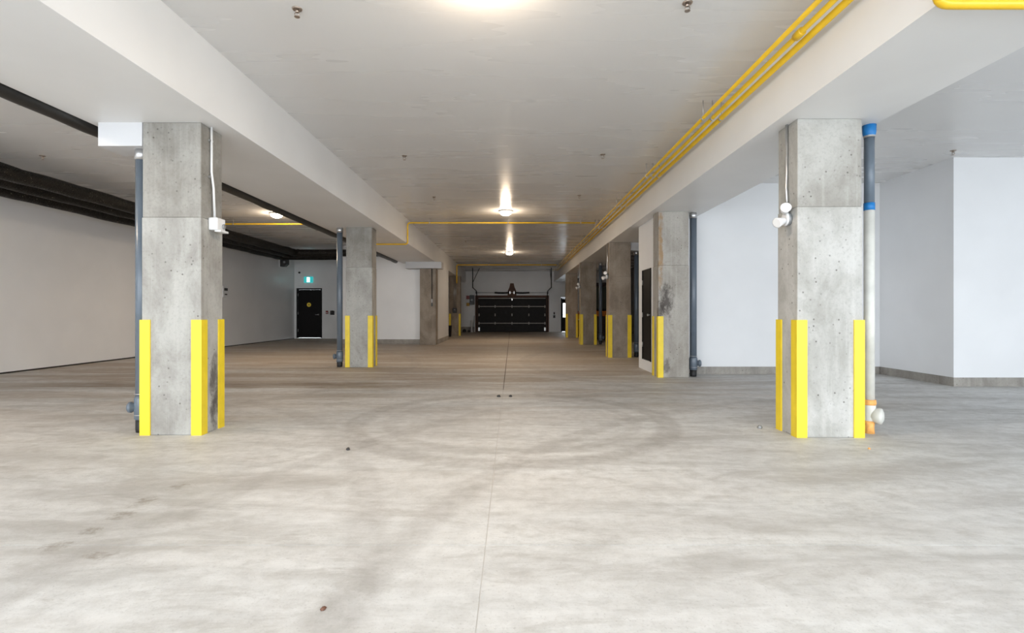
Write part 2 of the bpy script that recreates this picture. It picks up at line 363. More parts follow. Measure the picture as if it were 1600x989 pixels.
# unseen entrance wall; its open doorways are placed and sized to let daylight in
wall('wall_entrance', 'unseen wall behind the camera with vehicle doorways opened up for daylight', [(XL, -8.9, YR-0.25, YR, 0, ZC), (-4.0, -3.4, YR-0.25, YR, 0, ZC), (2.9, 3.5, YR-0.25, YR, 0, ZC), (11.2, XR, YR-0.25, YR, 0, ZC), (XL, XR, YR-0.25, YR, 3.15, ZC)], 'wall_r')
for (x0, x1) in ((-8.9, -4.0), (-3.4, 2.9), (3.5, 11.2)):     # portals steer the sky light through the doorways
    l = bpy.data.lights.new('doorway_portal', 'AREA'); l.shape = 'RECTANGLE'; l.size = x1-x0; l.size_y = 3.15
    l.cycles.is_portal = True
    o = bpy.data.objects.new('doorway_portal', l); C.objects.link(o); o.location = ((x0+x1)/2, YR-0.12, 1.575); o.rotation_euler = (PI/2, 0, 0)

# ------------------------------------------------------------------ columns
def guard_mesh(cx, cy, sx, sy, z1, w=0.085, t=0.012):
    """angle guard hugging the column corner (cx, cy); sx, sy point into the column"""
    ox, oy = cx-sx*t, cy-sy*t
    pts = [(ox, oy), (cx+sx*w, oy), (cx+sx*w, cy), (cx, cy), (cx, cy+sy*w), (ox, cy+sy*w)]
    return MB().prism(pts, 'z', 0.0, z1)
def column(label, x0, x1, y0, y1, mat, corners, zj=2.05, gz=1.08, top=ZB):
    up = mat+'_up' if mat+'_up' in M else mat
    t = thing('concrete_column', ((x0+x1)/2, (y0+y1)/2, 0), label, 'column', 'concrete columns along the aisle')
    MB().box(x0, x1, y0, y1, 0, zj).build('lower_pour', mat, t, 0.008)
    MB().box(x0+0.004, x1-0.004, y0+0.005, y1-0.004, zj, top).build('upper_pour', up, t, 0.008)
    for c in corners:
        cx, sx = (x0, 1) if 'l' in c else (x1, -1)
        cy, sy = (y0, 1) if 'f' in c else (y1, -1)
        guard_mesh(cx, cy, sx, sy, gz).build('corner_guard', 'guard', t)
    return t
column('left foreground concrete column with white box on its side', -3.465, -2.91, 4.79, 5.15, 'col_A', ('fl', 'fr', 'br', 'bl'), 2.04)
column('pale pitted concrete column in the right foreground', 2.62, 3.22, 4.70, 5.05, 'col_B', ('fl', 'fr', 'bl', 'br'), 2.12)
column('concrete column with dark scuff beside the white storage wall', 2.58, 3.12, 9.02, 9.38, 'col_C', ('fl', 'bl'), 1.98)
column('second concrete column on the left, before the exit door wall', -3.48, -2.93, 10.72, 11.08, 'col_A', ('fl', 'fr', 'br', 'bl'), 2.09)
column('third concrete column from the camera on the right', 2.46, 3.02, 13.0, 13.36, 'col_D', ('fl', 'fr', 'bl'), 2.05)
column('fourth concrete column on the right, in front of the orange machine', 2.44, 3.0, 18.2, 18.56, 'col_D', ('fl', 'fr', 'bl'), 2.05)
column('farthest concrete column on the right, beside the lit door window', 2.46, 2.99, 23.3, 23.66, 'col_D', ('fl', 'fr'), 2.05)
column('far left concrete column carrying a black box', -3.08, -2.53, 25.1, 25.46, 'col_D', ('fl', 'fr', 'bl'), 2.05)
p = thing('concrete_pilaster', (-2.975, 18.3, 0), 'plain concrete pilaster without guards under the white bulkhead', 'pilaster')
MB().box(-3.26, -2.69, 18.1, 18.58, 0, ZB-0.24).build('shaft', 'col_D', p, 0.008)

# ------------------------------------------------------------------ grey drain pipes
def drain(label, x, y, r, top, side, mats=('pvc', 'pvc'), zs=None, foot='rubber'):
    t = thing('drain_pipe', (x, y, 0), label, 'pipe', 'vertical drain pipes by the columns')
    if mats[0] == mats[1]: MB().tube([(x, y, 0.14), (x, y, top-0.06)], r, 20).build('pipe', mats[0], t)
    else:
        MB().tube([(x, y, 0.24), (x, y, zs)], r, 20).build('pipe', mats[0], t)
        MB().tube([(x, y, zs), (x, y, top-0.06)], r*0.97, 20).build('pipe', mats[1], t)
    MB().lathe((x, y, top-0.10), [(r*1.12, 0), (r*1.14, 0.06), (r*1.0, 0.1)]).build('top_coupling', 'steel', t)
    return t
def tee(t, x, y, r, side, z=0.24):
    MB().lathe((x, y, z-0.12), [(r*1.02, 0), (r*1.2, 0.015), (r*1.2, 0.2), (r*1.02, 0.23)]).build('tee_fitting', 'pvc', t)
    c = MB().lathe((x, y, z), [(r*0.8, 0), (r*0.8, r*1.5), (r*1.0, r*1.55), (r*1.0, r*2.0), (r*0.7, r*2.25)], (side, -0.25, 0)).build('cleanout_plug', 'pvc', t)
    for dz in (-0.075, 0.125): MB().lathe((x, y, z+dz), [(r*1.23, 0), (r*1.23, 0.006)]).build('wire_tie', 'steel', t)
    MB().lathe((x, y, 0), [(r*0.9, 0), (r*0.98, 0.03), (r*0.98, 0.15)]).build('rubber_boot', 'rubber', t)
t = drain('dark grey drain pipe left of the left foreground column', -3.565, 4.93, 0.052, 2.71, -1); tee(t, -3.565, 4.93, 0.052, -1)
t = drain('grey drain pipe beside the second left column', -3.64, 10.82, 0.060, ZB, -1); tee(t, -3.64, 10.82, 0.06, -1, 0.22)
t = drain('grey drain pipe between the scuffed column and white wall', 3.25, 9.18, 0.060, ZB, 1); tee(t, 3.25, 9.18, 0.06, 1, 0.24)
t = drain('dark drain pipe right of the third right column', 3.22, 13.25, 0.06, ZB-0.2, 1); tee(t, 3.22, 13.25, 0.06, 1)
t = drain('dark drain pipe right of the fourth right column', 3.20, 18.5, 0.06, ZB, 1); tee(t, 3.20, 18.5, 0.06, 1)
# taped and cream painted pipe by the right foreground column
x, y, r = 3.405, 4.88, 0.045
t = drain('cream and grey drain pipe with blue tape behind right foreground column', x, y, r, ZB-0.02, 1, ('pvc_white', 'pvc'), 2.16)
MB().lathe((x, y, 2.12), [(r*1.05, 0), (r*1.05, 0.07)]).build('tape_band', 'tape', t)
MB().lathe((x, y, ZB-0.12), [(r*1.05, 0), (r*1.25, 0.05), (r*1.3, 0.12)]).build('tape_collar', 'tape', t)
MB().lathe((x, y, 0.11), [(r*0.9, 0), (r*1.2, 0.02), (r*1.2, 0.16), (r*1.0, 0.2)]).build('tee_fitting', 'pvc_white', t)
MB().lathe((x, y, 0.17), [(r*0.9, 0), (r*1.5, 0.045), (r*1.75, 0.08), (r*1.6, 0.1), (r*0.8, 0.115)], (0.75, -0.66, 0)).build('cleanout_plug', 'pvc_white', t)
MB().lathe((x, y, 0.27), [(r*1.22, 0), (r*1.3, 0.015), (r*1.22, 0.05)]).build('sealant_ring', 'orange_seal', t)
MB().lathe((x, y, 0), [(r*1.0, 0), (r*0.9, 0.06), (r*1.05, 0.12)]).build('base_stub', 'orange_seal', t)

# ------------------------------------------------------------------ conduits with devices on the columns
t = thing('emergency_light_box', (-2.9, 4.97, 1.98), 'white box at the end of a white conduit on left foreground column', 'box')
MB().tube([(-2.893, 4.93, ZB), (-2.893, 4.93, 2.5), (-2.885, 4.95, 2.35), (-2.88, 4.96, 2.06)], 0.011, 10).build('conduit', 'white_pl', t)
for z in (2.45, 2.8): MB().cbox((-2.9, 4.93, z), (0.02, 0.05, 0.018)).build('strap', 'steel', t)
MB().box(-2.908, -2.82, 4.90, 5.04, 1.94, 2.06).build('case', 'white_pl', t, 0.01)
MB().box(-2.86, -2.80, 4.92, 5.06, 1.925, 1.945).build('tray', 'white_pl', t, 0.004)
MB().lathe((-2.82, 5.0, 1.985), [(0.022, 0), (0.026, 0.012), (0.012, 0.014)], 'x', 14).build('indicator', 'greymetal', t)
def remote_heads(label, x, y, z, ztop=ZB, s=1.0):
    t = thing('emergency_light', (x, y, z), label, 'light', 'twin emergency lamp heads on columns')
    MB().tube([(x-0.012, y+0.02, ztop), (x-0.012, y+0.02, z+0.45), (x-0.02, y+0.015, z+0.3), (x-0.022, y-0.01, z+0.05)], 0.012, 10).build('conduit', 'steel', t)
    MB().lathe((x, y, z), [(0.062, 0), (0.062, 0.03)], '-x', 24).build('junction_box', 'greymetal', t)
    MB().lathe((x-0.03, y, z), [(0.066, 0), (0.066, 0.012), (0.05, 0.02)], '-x', 24).build('cover_plate', 'white_pl', t)
    for (d, c) in (((-0.85, -0.35, -0.30), (-0.075, -0.035, -0.02)), ((-0.35, -0.95, 0.25), (-0.06, -0.03, 0.07))):
        h = MB().lathe((x+c[0], y+c[1], z+c[2]), [(0.02, -0.02), (0.03, 0), (0.045, 0.07), (0.048, 0.085), (0.038, 0.088)], d, 18).build('lamp_head', 'white_pl', t)
        MB().tube([(x-0.04, y, z+c[2]*0.6), (x+c[0], y+c[1], z+c[2])], 0.012, 8).build('swivel', 'white_pl', h)
remote_heads('white twin emergency lamp heads on right foreground column', 2.62, 4.84, 2.03)
remote_heads('white twin emergency lamp heads on third right column', 2.46, 13.12, 2.06)
remote_heads('white twin emergency lamp heads on fourth right column', 2.44, 18.3, 2.06)

# ------------------------------------------------------------------ lamps on the ceiling
def lamp(label, x, y):
    t = thing('ceiling_lamp', (x, y, ZC), label, 'lamp', 'round ceiling lamps')
    MB().lathe((x, y, ZC), [(0.16, 0), (0.17, 0.02), (0.15, 0.035)], '-z', 28).build('canopy', 'white_pl', t)
    MB().lathe((x, y, ZC-0.035), [(0.135, 0), (0.13, 0.03), (0.10, 0.06), (0.05, 0.078), (0.0, 0.082)], '-z', 28).build('lens', 'lens', t)
    l = bpy.data.lights.new('lamp_light', 'POINT'); l.shadow_soft_size = 0.1; l.energy = LAMP_GLOW; l.color = LAMP_COL
    o = bpy.data.objects.new('lamp_light', l); C.objects.link(o); o.location = (x, y, ZC-0.23)
    o.parent = t; o.matrix_parent_inverse = Matrix.Translation(-t.location)
    l = bpy.data.lights.new('lamp_light', 'AREA'); l.shape = 'DISK'; l.size = 0.2; l.energy = LAMP_W; l.color = LAMP_COL
    o = bpy.data.objects.new('lamp_light', l); C.objects.link(o); o.location = (x, y, ZC-0.125)
    o.parent = t; o.matrix_parent_inverse = Matrix.Translation(-t.location)
lamp('round ceiling lamp at the top edge of the photo', -0.2, 3.62)
lamp('round lit ceiling lamp in the middle of the aisle', -0.15, 12.1)
lamp('farthest round lit ceiling lamp above the aisle', -0.1, 20.4)
lamp('round lit ceiling lamp in the left bay beyond the black pipe', -5.7, 12.4)
lamp('round ceiling lamp in the left bay near the camera, out of view', -5.7, 4.0)

# ------------------------------------------------------------------ sprinkler heads
def sprinkler(label, x, y):
    t = thing('sprinkler_head', (x, y, ZC), label, 'sprinkler', 'ceiling sprinkler heads')
    MB().lathe((x, y, ZC), [(0.040, 0), (0.038, 0.006), (0.026, 0.012), (0.024, 0.008)], '-z', 20).build('escutcheon', 'brass', t)
    MB().lathe((x, y, ZC-0.008), [(0.014, 0), (0.014, 0.02), (0.009, 0.022)], '-z', 12).build('body', 'brass', t)
    f = MB()
    for s in (-1, 1): f.tube([(x+s*0.012, y, ZC-0.028), (x+s*0.02, y, ZC-0.042), (x+s*0.004, y, ZC-0.062)], 0.0035, 6)
    f.build('yoke', 'brass', t)
    MB().lathe((x, y, ZC-0.062), [(0.022, 0), (0.022, 0.003)], '-z', 16).build('deflector', 'brass', t)
SP = [('nearest sprinkler head left of the aisle centre', -1.70, 4.05), ('nearest sprinkler head right of the aisle centre', 1.36, 3.97),
      ('second sprinkler head from camera, left ceiling row', -1.65, 7.85), ('second sprinkler head from camera, right ceiling row', 1.38, 7.78),
      ('third sprinkler head, left row, before the yellow cross pipe', -1.62, 10.65), ('third sprinkler head, right row, before the yellow cross pipe', 1.38, 10.5),
      ('far sprinkler head, left row, beyond the yellow cross pipe', -1.56, 17.2), ('far sprinkler head, right row, beyond the yellow cross pipe', 1.4, 17.1),
      ('sprinkler head on the left bay ceiling near the black pipes', -7.2, 7.85), ('sprinkler head above the projecting white corner at right', 6.55, 7.6)]
for l, x, y in SP: sprinkler(l, x, y)

# ------------------------------------------------------------------ yellow gas pipes
def hanger(t, x, y, z, r):
    MB().tube([(x, y, z+r), (x, y, ZC)], 0.005, 6).build('hanger_rod', 'steel', t)
    MB().lathe((x, y-0.012, z), [(r+0.006, 0), (r+0.006, 0.024)], 'y', 12).build('hanger_clip', 'steel', t)
def bend(path, rad=0.07, n=5):
    P = [Vector(p) for p in path]; out = [P[0]]
    for i in range(1, len(P)-1):
        a = (P[i-1]-P[i]).normalized(); b = (P[i+1]-P[i]).normalized()
        p0, p2 = P[i]+a*rad, P[i]+b*rad
        for k in range(n+1):
            u = k/n; out.append(p0*(1-u)**2+P[i]*2*u*(1-u)+p2*u*u)
    return out+[P[-1]]
ZG = 3.35
for (x, r, lab) in ((2.165, 0.019, 'thin yellow gas pipe, innermost of three along right beam'), (2.27, 0.021, 'middle yellow gas pipe of three along right beam'), (2.37, 0.027, 'thickest yellow gas pipe, closest to the right beam')):
    t = thing('gas_pipe', (x, 14, ZG), lab, 'pipe', 'yellow gas pipes along the right beam')
    MB().tube([(x, YR+0.3, ZG), (x, 10, ZG), (x, 20, ZG), (x, 26.9, ZG)], r, 12).build('pipe', 'gas', t)
    for k, yy in enumerate((3.4, 5.8, 8.25, 10.6, 13.3, 16, 19, 22, 25)): hanger(t, x, yy, ZG, r)
    if x > 2.2 and x < 2.3:
        MB().lathe((x, 4.05, ZG), [(r*1.2, -0.05), (r*1.6, -0.045), (r*1.6, 0.045), (r*1.2, 0.05)], 'y', 12).build('coupling', 'gas', t)
def gas_run(name, lab, path, r, hangers=()):
    t = thing(name, path[0], lab, 'pipe')
    MB().tube(bend(path), r, 12).build('pipe', 'gas', t)
    for p in path[1:-1]:
        pass
    for (x, y, z) in hangers:
        MB().tube([(x, y, z+r), (x, y, ZC)], 0.005, 6).build('hanger_rod', 'steel', t)
        MB().lathe((x-0.012, y, z), [(r+0.006, 0), (r+0.006, 0.024)], 'x', 12).build('hanger_clip', 'steel', t)
    return t
y = 13.05
gas_run('gas_pipe_crossing', 'yellow gas pipe crossing the aisle and dropping under the left beam',
        [(2.12, y, 3.43), (-2.66, y, 3.43), (-2.66, y, ZB-0.045), (-3.52, y, ZB-0.045), (-3.72, y, 2.80), (-4.165, y, 2.80), (-4.165, y, 3.40), (-7.43, y, 3.40), (-7.43, y, ZC)], 0.02,
        [(1.75, y, 3.43), (-0.1, y, 3.43), (-2.1, y, 3.43), (-7.1, y, 3.40), (-5.2, y, 3.4)])
y = 24.3
gas_run('gas_pipe_crossing', 'farthest yellow gas pipe crossing the aisle ceiling near overhead door', [(2.12, y, 3.40), (-2.62, y, 3.40), (-2.62, y, ZB-0.4)], 0.028, [(-1.1, y, 3.40), (1.4, y, 3.4)])
y = 2.9
gas_run('gas_pipe_crossing', 'yellow gas pipe under the right beam at the top right corner', [(2.41, y, ZG), (2.41, y, ZB-0.035), (11.5, y, ZB-0.035)], 0.028)

# ------------------------------------------------------------------ black insulated pipes of the left bay
def insulated(lab, path, r, joints, mat='insul'):
    t = thing('insulated_pipe', path[0], lab, 'pipe', 'black insulated pipes in the left bay')
    P = bend(path, 0.35, 7)
    Q = [P[0]]
    for a, b in zip(P[:-1], P[1:]):
        n = max(1, int((b-a).length/0.35))
        for k in range(1, n+1):
            q = a.lerp(b, k/n); Q.append(q+Vector((random.uniform(-.006, .006), 0, random.uniform(-.008, .008))))
    R = [r*random.uniform(0.94, 1.06) for _ in Q]
    MB().tube(Q, R, 16).build('pipe_jacket', mat, t)
    for (x, y, z) in joints:
        MB().tube([(x, y, z+r), (x, y, ZC)], 0.006, 6).build('hanger_rod', 'steel', t)
    return t
insulated('thickest black insulated pipe, farthest from the left wall', [(-7.7, YR+0.1, 3.30), (-7.7, 18.2, 3.26), (-4.05, 18.2, 3.26)], 0.125, [(-7.7, 4.0, 3.3), (-7.7, 7.5, 3.28), (-7.7, 11, 3.28), (-7.7, 15, 3.26), (-6, 18.2, 3.26)])
insulated('middle black insulated pipe along the left wall', [(-8.3, YR+0.1, 3.29), (-8.3, 18.9, 3.26), (-6.4, 18.9, 3.26)], 0.10, [(-8.3, 5.0, 3.29), (-8.3, 12, 3.27)])
insulated('black insulated pipe closest to the left wall', [(-8.85, YR+0.1, 3.27), (-8.85, 19.6, 3.25), (-6.45, 19.6, 3.25)], 0.10, [(-8.85, 6.0, 3.27), (-8.85, 13, 3.25)])
insulated('slim black pipe running along the outer edge of left beam', [(-4.06, YR+0.1, 2.935), (-4.06, 17.9, 2.935)], 0.072, [(-4.06, 3, 2.935), (-4.06, 9, 2.935), (-4.06, 15, 2.935)], 'blackpipe')
t = thing('wall_speaker', (-9.4, 21.0, 3.2), 'small black chamfered box high on left wall near corner', 'speaker')
MB().prism([(-9.47, 3.02), (-9.30, 3.02), (-9.19, 3.12), (-9.19, 3.3), (-9.47, 3.3)], 'y', 20.9, 21.12).build('case', 'dark', t)
MB().box(-9.5, -9.47, 20.88, 21.14, 3.0, 3.32).build('mounting_plate', 'white_pl', t)
MB().lathe((-9.3, 20.9, 3.2), [(0.05, 0), (0.03, 0.006)], '-y', 16).build('driver', 'greymetal', t)

# ------------------------------------------------------------------ exit door and devices
YD = 22.35
d = thing('exit_door', (-8.85, YD, 0), 'black exit door with round yellow sticker in far left corner', 'door')
fr = MB().box(-9.40, -9.35, YD-0.02, YD+0.12, 0.04, 2.2).box(-8.35, -8.30, YD-0.02, YD+0.12, 0.04, 2.2).box(-9.35, -8.35, YD-0.02, YD+0.12, 2.14, 2.2).build('door_frame', 'doorblack', d)
MB().box(-9.345, -8.355, YD+0.02, YD+0.07, 0.045, 2.135).build('door_leaf', 'doorblack', d)
MB().box(-9.40, -8.30, YD-0.04, YD+0.12, 0.0, 0.038).build('threshold', 'steel', d)
for z in (0.3, 1.05, 1.85): MB().lathe((-9.345, YD+0.005, z), [(0.013, 0), (0.013, 0.12)], 'z', 10).build('hinge', 'steel', d)
h = MB().lathe((-8.46, YD+0.02, 1.05), [(0.032, 0), (0.03, 0.012), (0.012, 0.014), (0.012, 0.05)], '-y', 14).build('lever_handle', 'steel', d)
MB().tube([(-8.46, YD-0.03, 1.05), (-8.58, YD-0.03, 1.045)], 0.012, 8).build('lever', 'steel', h)
s = MB().lathe((-8.87, YD+0.02, 1.48), [(0.092, 0), (0.092, 0.003)], '-y', 28).build('round_sticker', 'sign_y', d)
MB().cbox((-8.87, YD+0.015, 1.48), (0.06, 0.003, 0.022)).cbox((-8.87, YD+0.015, 1.48), (0.02, 0.0032, 0.06)).build('sticker_symbol', 'dark', s)
e = thing('exit_sign', (-8.87, YD, 2.57), 'teal lit exit sign with running figure above black door', 'sign')
MB().box(-9.06, -8.68, YD-0.06, YD, 2.44, 2.70).build('case', 'exit_teal', e, 0.01)
MB().box(-8.935, -8.805, YD-0.064, YD-0.058, 2.465, 2.675).build('lit_pane', 'exit_white', e)
ym = YD-0.066
fg = MB()
fg.lathe((-8.862, ym, 2.645), [(0.014, 0), (0.014, 0.003)], '-y', 12)
for a, b, r in (((-8.868, 2.625), (-8.878, 2.57), .011), ((-8.868, 2.62), (-8.83, 2.60), .006), ((-8.87, 2.62), (-8.905, 2.59), .006), ((-8.878, 2.57), (-8.84, 2.545), .008), ((-8.84, 2.545), (-8.845, 2.50), .007), ((-8.878, 2.57), (-8.89, 2.525), .008), ((-8.89, 2.525), (-8.92, 2.51), .007)):
    fg.tube([(a[0], ym, a[1]), (b[0], ym, b[1])], r, 6)
fg.build('running_figure', 'exit_teal', e)
t = thing('strobe_device', (-9.27, YD, 2.88), 'tiny dark device on wall left above exit sign', 'device')
MB().box(-9.32, -9.22, YD-0.02, YD, 2.82, 2.94).build('back_plate', 'white_pl', t)
MB().lathe((-9.27, YD-0.02, 2.88), [(0.045, 0), (0.04, 0.04), (0.02, 0.055)], '-y', 14).build('dome', 'dark', t)
t = thing('pull_station', (-8.07, YD, 1.15), 'small dark red pull station right of exit door', 'device')
MB().box(-8.12, -8.02, YD-0.04, YD, 1.08, 1.22).build('case', 'red', t, 0.006); MB().box(-8.10, -8.04, YD-0.05, YD-0.04, 1.12, 1.145).build('pull_bar', 'white_pl', t)
t = thing('card_reader', (-7.84, YD, 1.13), 'square dark card reader second to the right of exit door', 'device')
MB().box(-7.93, -7.75, YD-0.03, YD, 1.04, 1.22).build('case', 'dark', t, 0.006)
MB().box(-7.905, -7.775, YD-0.036, YD-0.03, 1.065, 1.195).box(-7.905, -7.775, YD-0.036, YD-0.03, 1.065, 1.195).build('face_plate', 'white_pl', t)
MB().box(-7.88, -7.80, YD-0.045, YD-0.036, 1.09, 1.17).build('sensor', 'dark', t)
t = thing('wall_sign', (XL, 16.9, 1.83), 'small white sign plate on left wall behind foreground column', 'sign')
MB().box(XL, XL+0.06, 16.74, 17.06, 1.65, 2.01).build('plate', 'white_pl', t)
MB().box(XL+0.06, XL+0.063, 16.80, 17.0, 1.86, 1.95).box(XL+0.06, XL+0.063, 16.83, 16.97, 1.72, 1.76).build('marking', 'dark', t)

# storage door
d = thing('storage_door', (2.65, 10.09, 0.2), 'black storage room door half hidden by the scuffed column', 'door')
MB().box(2.662, 2.70, 9.745, 10.435, 0.205, 1.995).build('door_leaf', 'doorblack', d)
MB().box(2.63, 2.662, 9.741, 9.765, 0.205, 1.995).box(2.648, 2.662, 10.415, 10.438, 0.205, 1.995).build('door_frame', 'doorblack', d)
for z in (0.45, 1.05, 1.7): MB().lathe((2.655, 10.425, z), [(0.012, 0), (0.012, 0.1)], 'z', 8).build('hinge', 'steel', d)
MB().lathe((2.662, 9.82, 1.1), [(0.026, 0), (0.024, 0.01), (0.01, 0.012), (0.01, 0.04), (0.026, 0.05), (0.022, 0.07)], '-x', 14).build('knob', 'steel', d)

# ------------------------------------------------------------------ far left details
t = thing('conduit_drop', (-2.83, 18.09, 1.5), 'dark conduit with small switch on the plain pilaster', 'conduit')
MB().tube([(-2.83, 18.085, 2.69), (-2.83, 18.085, 1.62)], 0.016, 8).build('conduit', 'dark', t)
MB().box(-2.86, -2.80, 18.055, 18.1, 1.5, 1.62).build('switch_box', 'dullsteel', t)
MB().box(-2.855, -2.805, 18.055, 18.1, 1.36, 1.48).build('lower_box', 'dark', t)
t = thing('control_box', (-2.8, 25.08, 1.25), 'black control box with conduits on far left column', 'box')
MB().box(-2.9, -2.7, 25.0, 25.1, 1.12, 1.36).build('case', 'dark', t, 0.01)
for dx in (-0.05, 0.0, 0.05): MB().tube([(-2.8+dx, 25.085, 1.36), (-2.8+dx, 25.085, ZB)], 0.011, 8).build('conduit', 'steel', t)
MB().lathe((-2.8, 25.0, 1.27), [(0.025, 0), (0.02, 0.02)], '-y', 12).build('button', 'greymetal', t)
t = thing('waste_bin', (-3.05, 24.3, 0), 'small dark grey bin at foot of far left column', 'bin')
MB().lathe((-2.99, 24.2, 0), [(0.12, 0), (0.145, 0.5), (0.155, 0.5), (0.155, 0.53), (0.135, 0.53), (0.115, 0.05)], 'z', 20).build('tub', 'dark', t)
t = thing('white_post', (-2.32, 29.5, 0), 'short white post left of the overhead door', 'post')
MB().lathe((-2.32, 29.5, 0), [(0.055, 0), (0.055, 0.68), (0.045, 0.7)], 'z', 16).build('post', 'white_pl', t); MB().lathe((-2.32, 29.5, 0), [(0.085, 0), (0.085, 0.015)], 'z', 16).build('base_plate', 'white_pl', t)
t = thing('thin_stake', (-2.22, 29.75, 0), 'thin grey stake leaning on wall beside white post', 'stake')
MB().tube([(-2.25, 29.7, 0), (-2.2, 29.9, 0.95)], 0.018, 8).build('stake', 'greymetal', t)
for k, (x, y, s, lab) in enumerate(((-3.05, 29.75, 0.10, 'dark lump of rubbish at far wall, leftmost'), (-2.76, 29.7, 0.12, 'largest dark lump of rubbish by the far wall'), (-2.5, 29.75, 0.08, 'dark lump of rubbish nearest the white post'))):
    m = MB(); m.lathe((x, y, 0), [(s*0.8, 0), (s, s*0.5), (s*0.75, s*1.1), (s*0.3, s*1.4)], 'z', 9)
    m.v = [(a+random.uniform(-.02, .02), b+random.uniform(-.02, .02), max(0, c+random.uniform(-.02, .02)) if c > 0 else 0) for a, b, c in m.v]
    tag(m.build('rubbish_lump', 'dark'), lab, 'rubbish', 'rubbish at the far wall')

# ------------------------------------------------------------------ overhead garage door
struct(MB().box(-2.2, 2.2, YF+0.25, YF+0.29, -0.01, 2.2).build('door_light_seal', 'gdoor'), 'unseen backing added behind the overhead door to block daylight', 'door')  # added backing, keeps sky light from leaking through the door gaps
G = thing('overhead_door', (0, YF, 0), 'dark sectional overhead garage door at far end of aisle', 'garage door')
zs = [0.02, 0.51, 1.0, 1.49, 2.0]
for i in range(4):
    sct = MB().box(-1.98, 1.98, YF+0.03, YF+0.075, zs[i]+0.004, zs[i+1]-0.004).build('door_section', 'gdoor', G)
    for x in (-1.93, -0.99, 0.0, 0.99, 1.93): MB().box(x-0.03, x+0.03, YF+0.022, YF+0.03, zs[i]+0.02, zs[i+1]-0.02).build('stile', 'gdoor', sct)
for z in (0.51, 1.49, 1.97): MB().box(-1.97, 1.97, YF-0.03, YF+0.022, z-0.02, z+0.02).build('strut', 'dullsteel', G)
for z in (0.51, 1.0, 1.49):
    for x in (-1.93, -0.99, 0.0, 0.99, 1.93): MB().box(x-0.028, x+0.028, YF+0.002, YF+0.022, z-0.075, z+0.075).build('hinge', 'dullsteel', G)
MB().box(-0.03, 0.03, YF-0.01, YF+0.022, 1.85, 1.95).build('top_bracket', 'steel', G)
for x in (-1.93, 1.93): MB().box(x-0.045, x+0.045, YF-0.01, YF+0.022, 0.06, 0.26).build('bottom_bracket', 'steel', G)
MB().box(-2.16, -2.0, YF-0.02, YF+0.02, 0, 2.05).box(2.0, 2.16, YF-0.02, YF+0.02, 0, 2.05).box(-2.16, 2.16, YF-0.02, YF, 2.03, 2.14).build('wood_jamb', 'wood', G)
MB().prism([(-0.26, 2.1), (0.26, 2.1), (0.24, 2.42), (0.15, 2.62), (0.10, 2.85), (-0.10, 2.85), (-0.15, 2.62), (-0.24, 2.42)], 'y', YF-0.04, YF).build('spring_pad', 'wood', G)
MB().tube([(-2.15, YF-0.12, 2.30), (2.15, YF-0.12, 2.30)], 0.014, 10).build('torsion_shaft', 'steel', G)
for s in (-1, 1):
    m = MB(); L = []
    for k in range(0, 161): L.append((s*(0.16+0.86*k/160), YF-0.12+0.042*math.cos(k*1.1), 2.30-0.02*math.sin(PI*k/160)+0.042*math.sin(k*1.1)))
    m.tube(L, 0.014, 5); m.build('torsion_spring', 'rubber', G)
    MB().box(s*0.12-0.02, s*0.12+0.02, YF-0.16, YF-0.04, 2.22, 2.38).build('spring_cone', 'steel', G)
    MB().lathe((s*2.08, YF-0.12, 2.30), [(0.08, -0.03), (0.06, -0.02), (0.06, 0.02), (0.08, 0.03)], 'x', 18).build('cable_drum', 'dark', G)
    tr = MB().tube([(s*2.06, YF-0.07, 0.0), (s*2.06, YF-0.07, 2.0), (s*2.06, YF-0.15, 2.25), (s*2.06, YF-0.4, 2.38), (s*2.06, YF-3.0, 2.45)], 0.026, 8).build('track', 'dark', G)
    MB().tube([(s*2.12, YF-2.4, 2.45), (s*2.12, YF-2.4, ZC)], 0.028, 6).build('track_hanger', 'dark', G)
    MB().tube([(s*2.12, YF-2.4, 2.75), (s*1.75, YF-2.4, ZC-0.02)] if s < 0 else [(s*2.12, YF-2.4, 2.75), (s*2.12, YF-1.5, ZC-0.02)], 0.018, 6).build('track_brace', 'dark', G)
O = thing('door_operator', (-2.3, YF-0.15, 1.85), 'black door motor with amber label left of overhead door', 'motor')
MB().box(-2.46, -2.19, YF-0.30, YF-0.02, 1.60, 2.15).build('housing', 'dark', O, 0.015)
MB().lathe((-2.32, YF-0.30, 1.86), [(0.07, 0), (0.07, 0.12), (0.05, 0.14)], '-y', 16).build('motor_can', 'greymetal', O)
MB().box(-2.66, -2.46, YF-0.2, YF-0.02, 1.92, 2.12).build('junction_box', 'red', O); MB().box(-2.65, -2.48, YF-0.205, YF-0.02, 1.52, 1.70).build('label_plate', 'label_y', O)
MB().box(-2.63, -2.47, YF-0.18, YF-0.02, 1.72, 1.9).build('control_box', 'white_pl', O)
t = thing('push_button_station', (2.47, YF, 1.0), 'small dark push button station right of overhead door', 'switch')
MB().box(2.43, 2.51, YF-0.04, YF, 1.02, 1.16).build('upper_box', 'dark', t); MB().box(2.41, 2.53, YF-0.05, YF, 0.82, 0.98).build('lower_box', 'dark', t)
for z in (1.06, 1.12): MB().lathe((2.47, YF-0.04, z), [(0.016, 0), (0.014, 0.012)], '-y', 10).build('button', 'red', t)
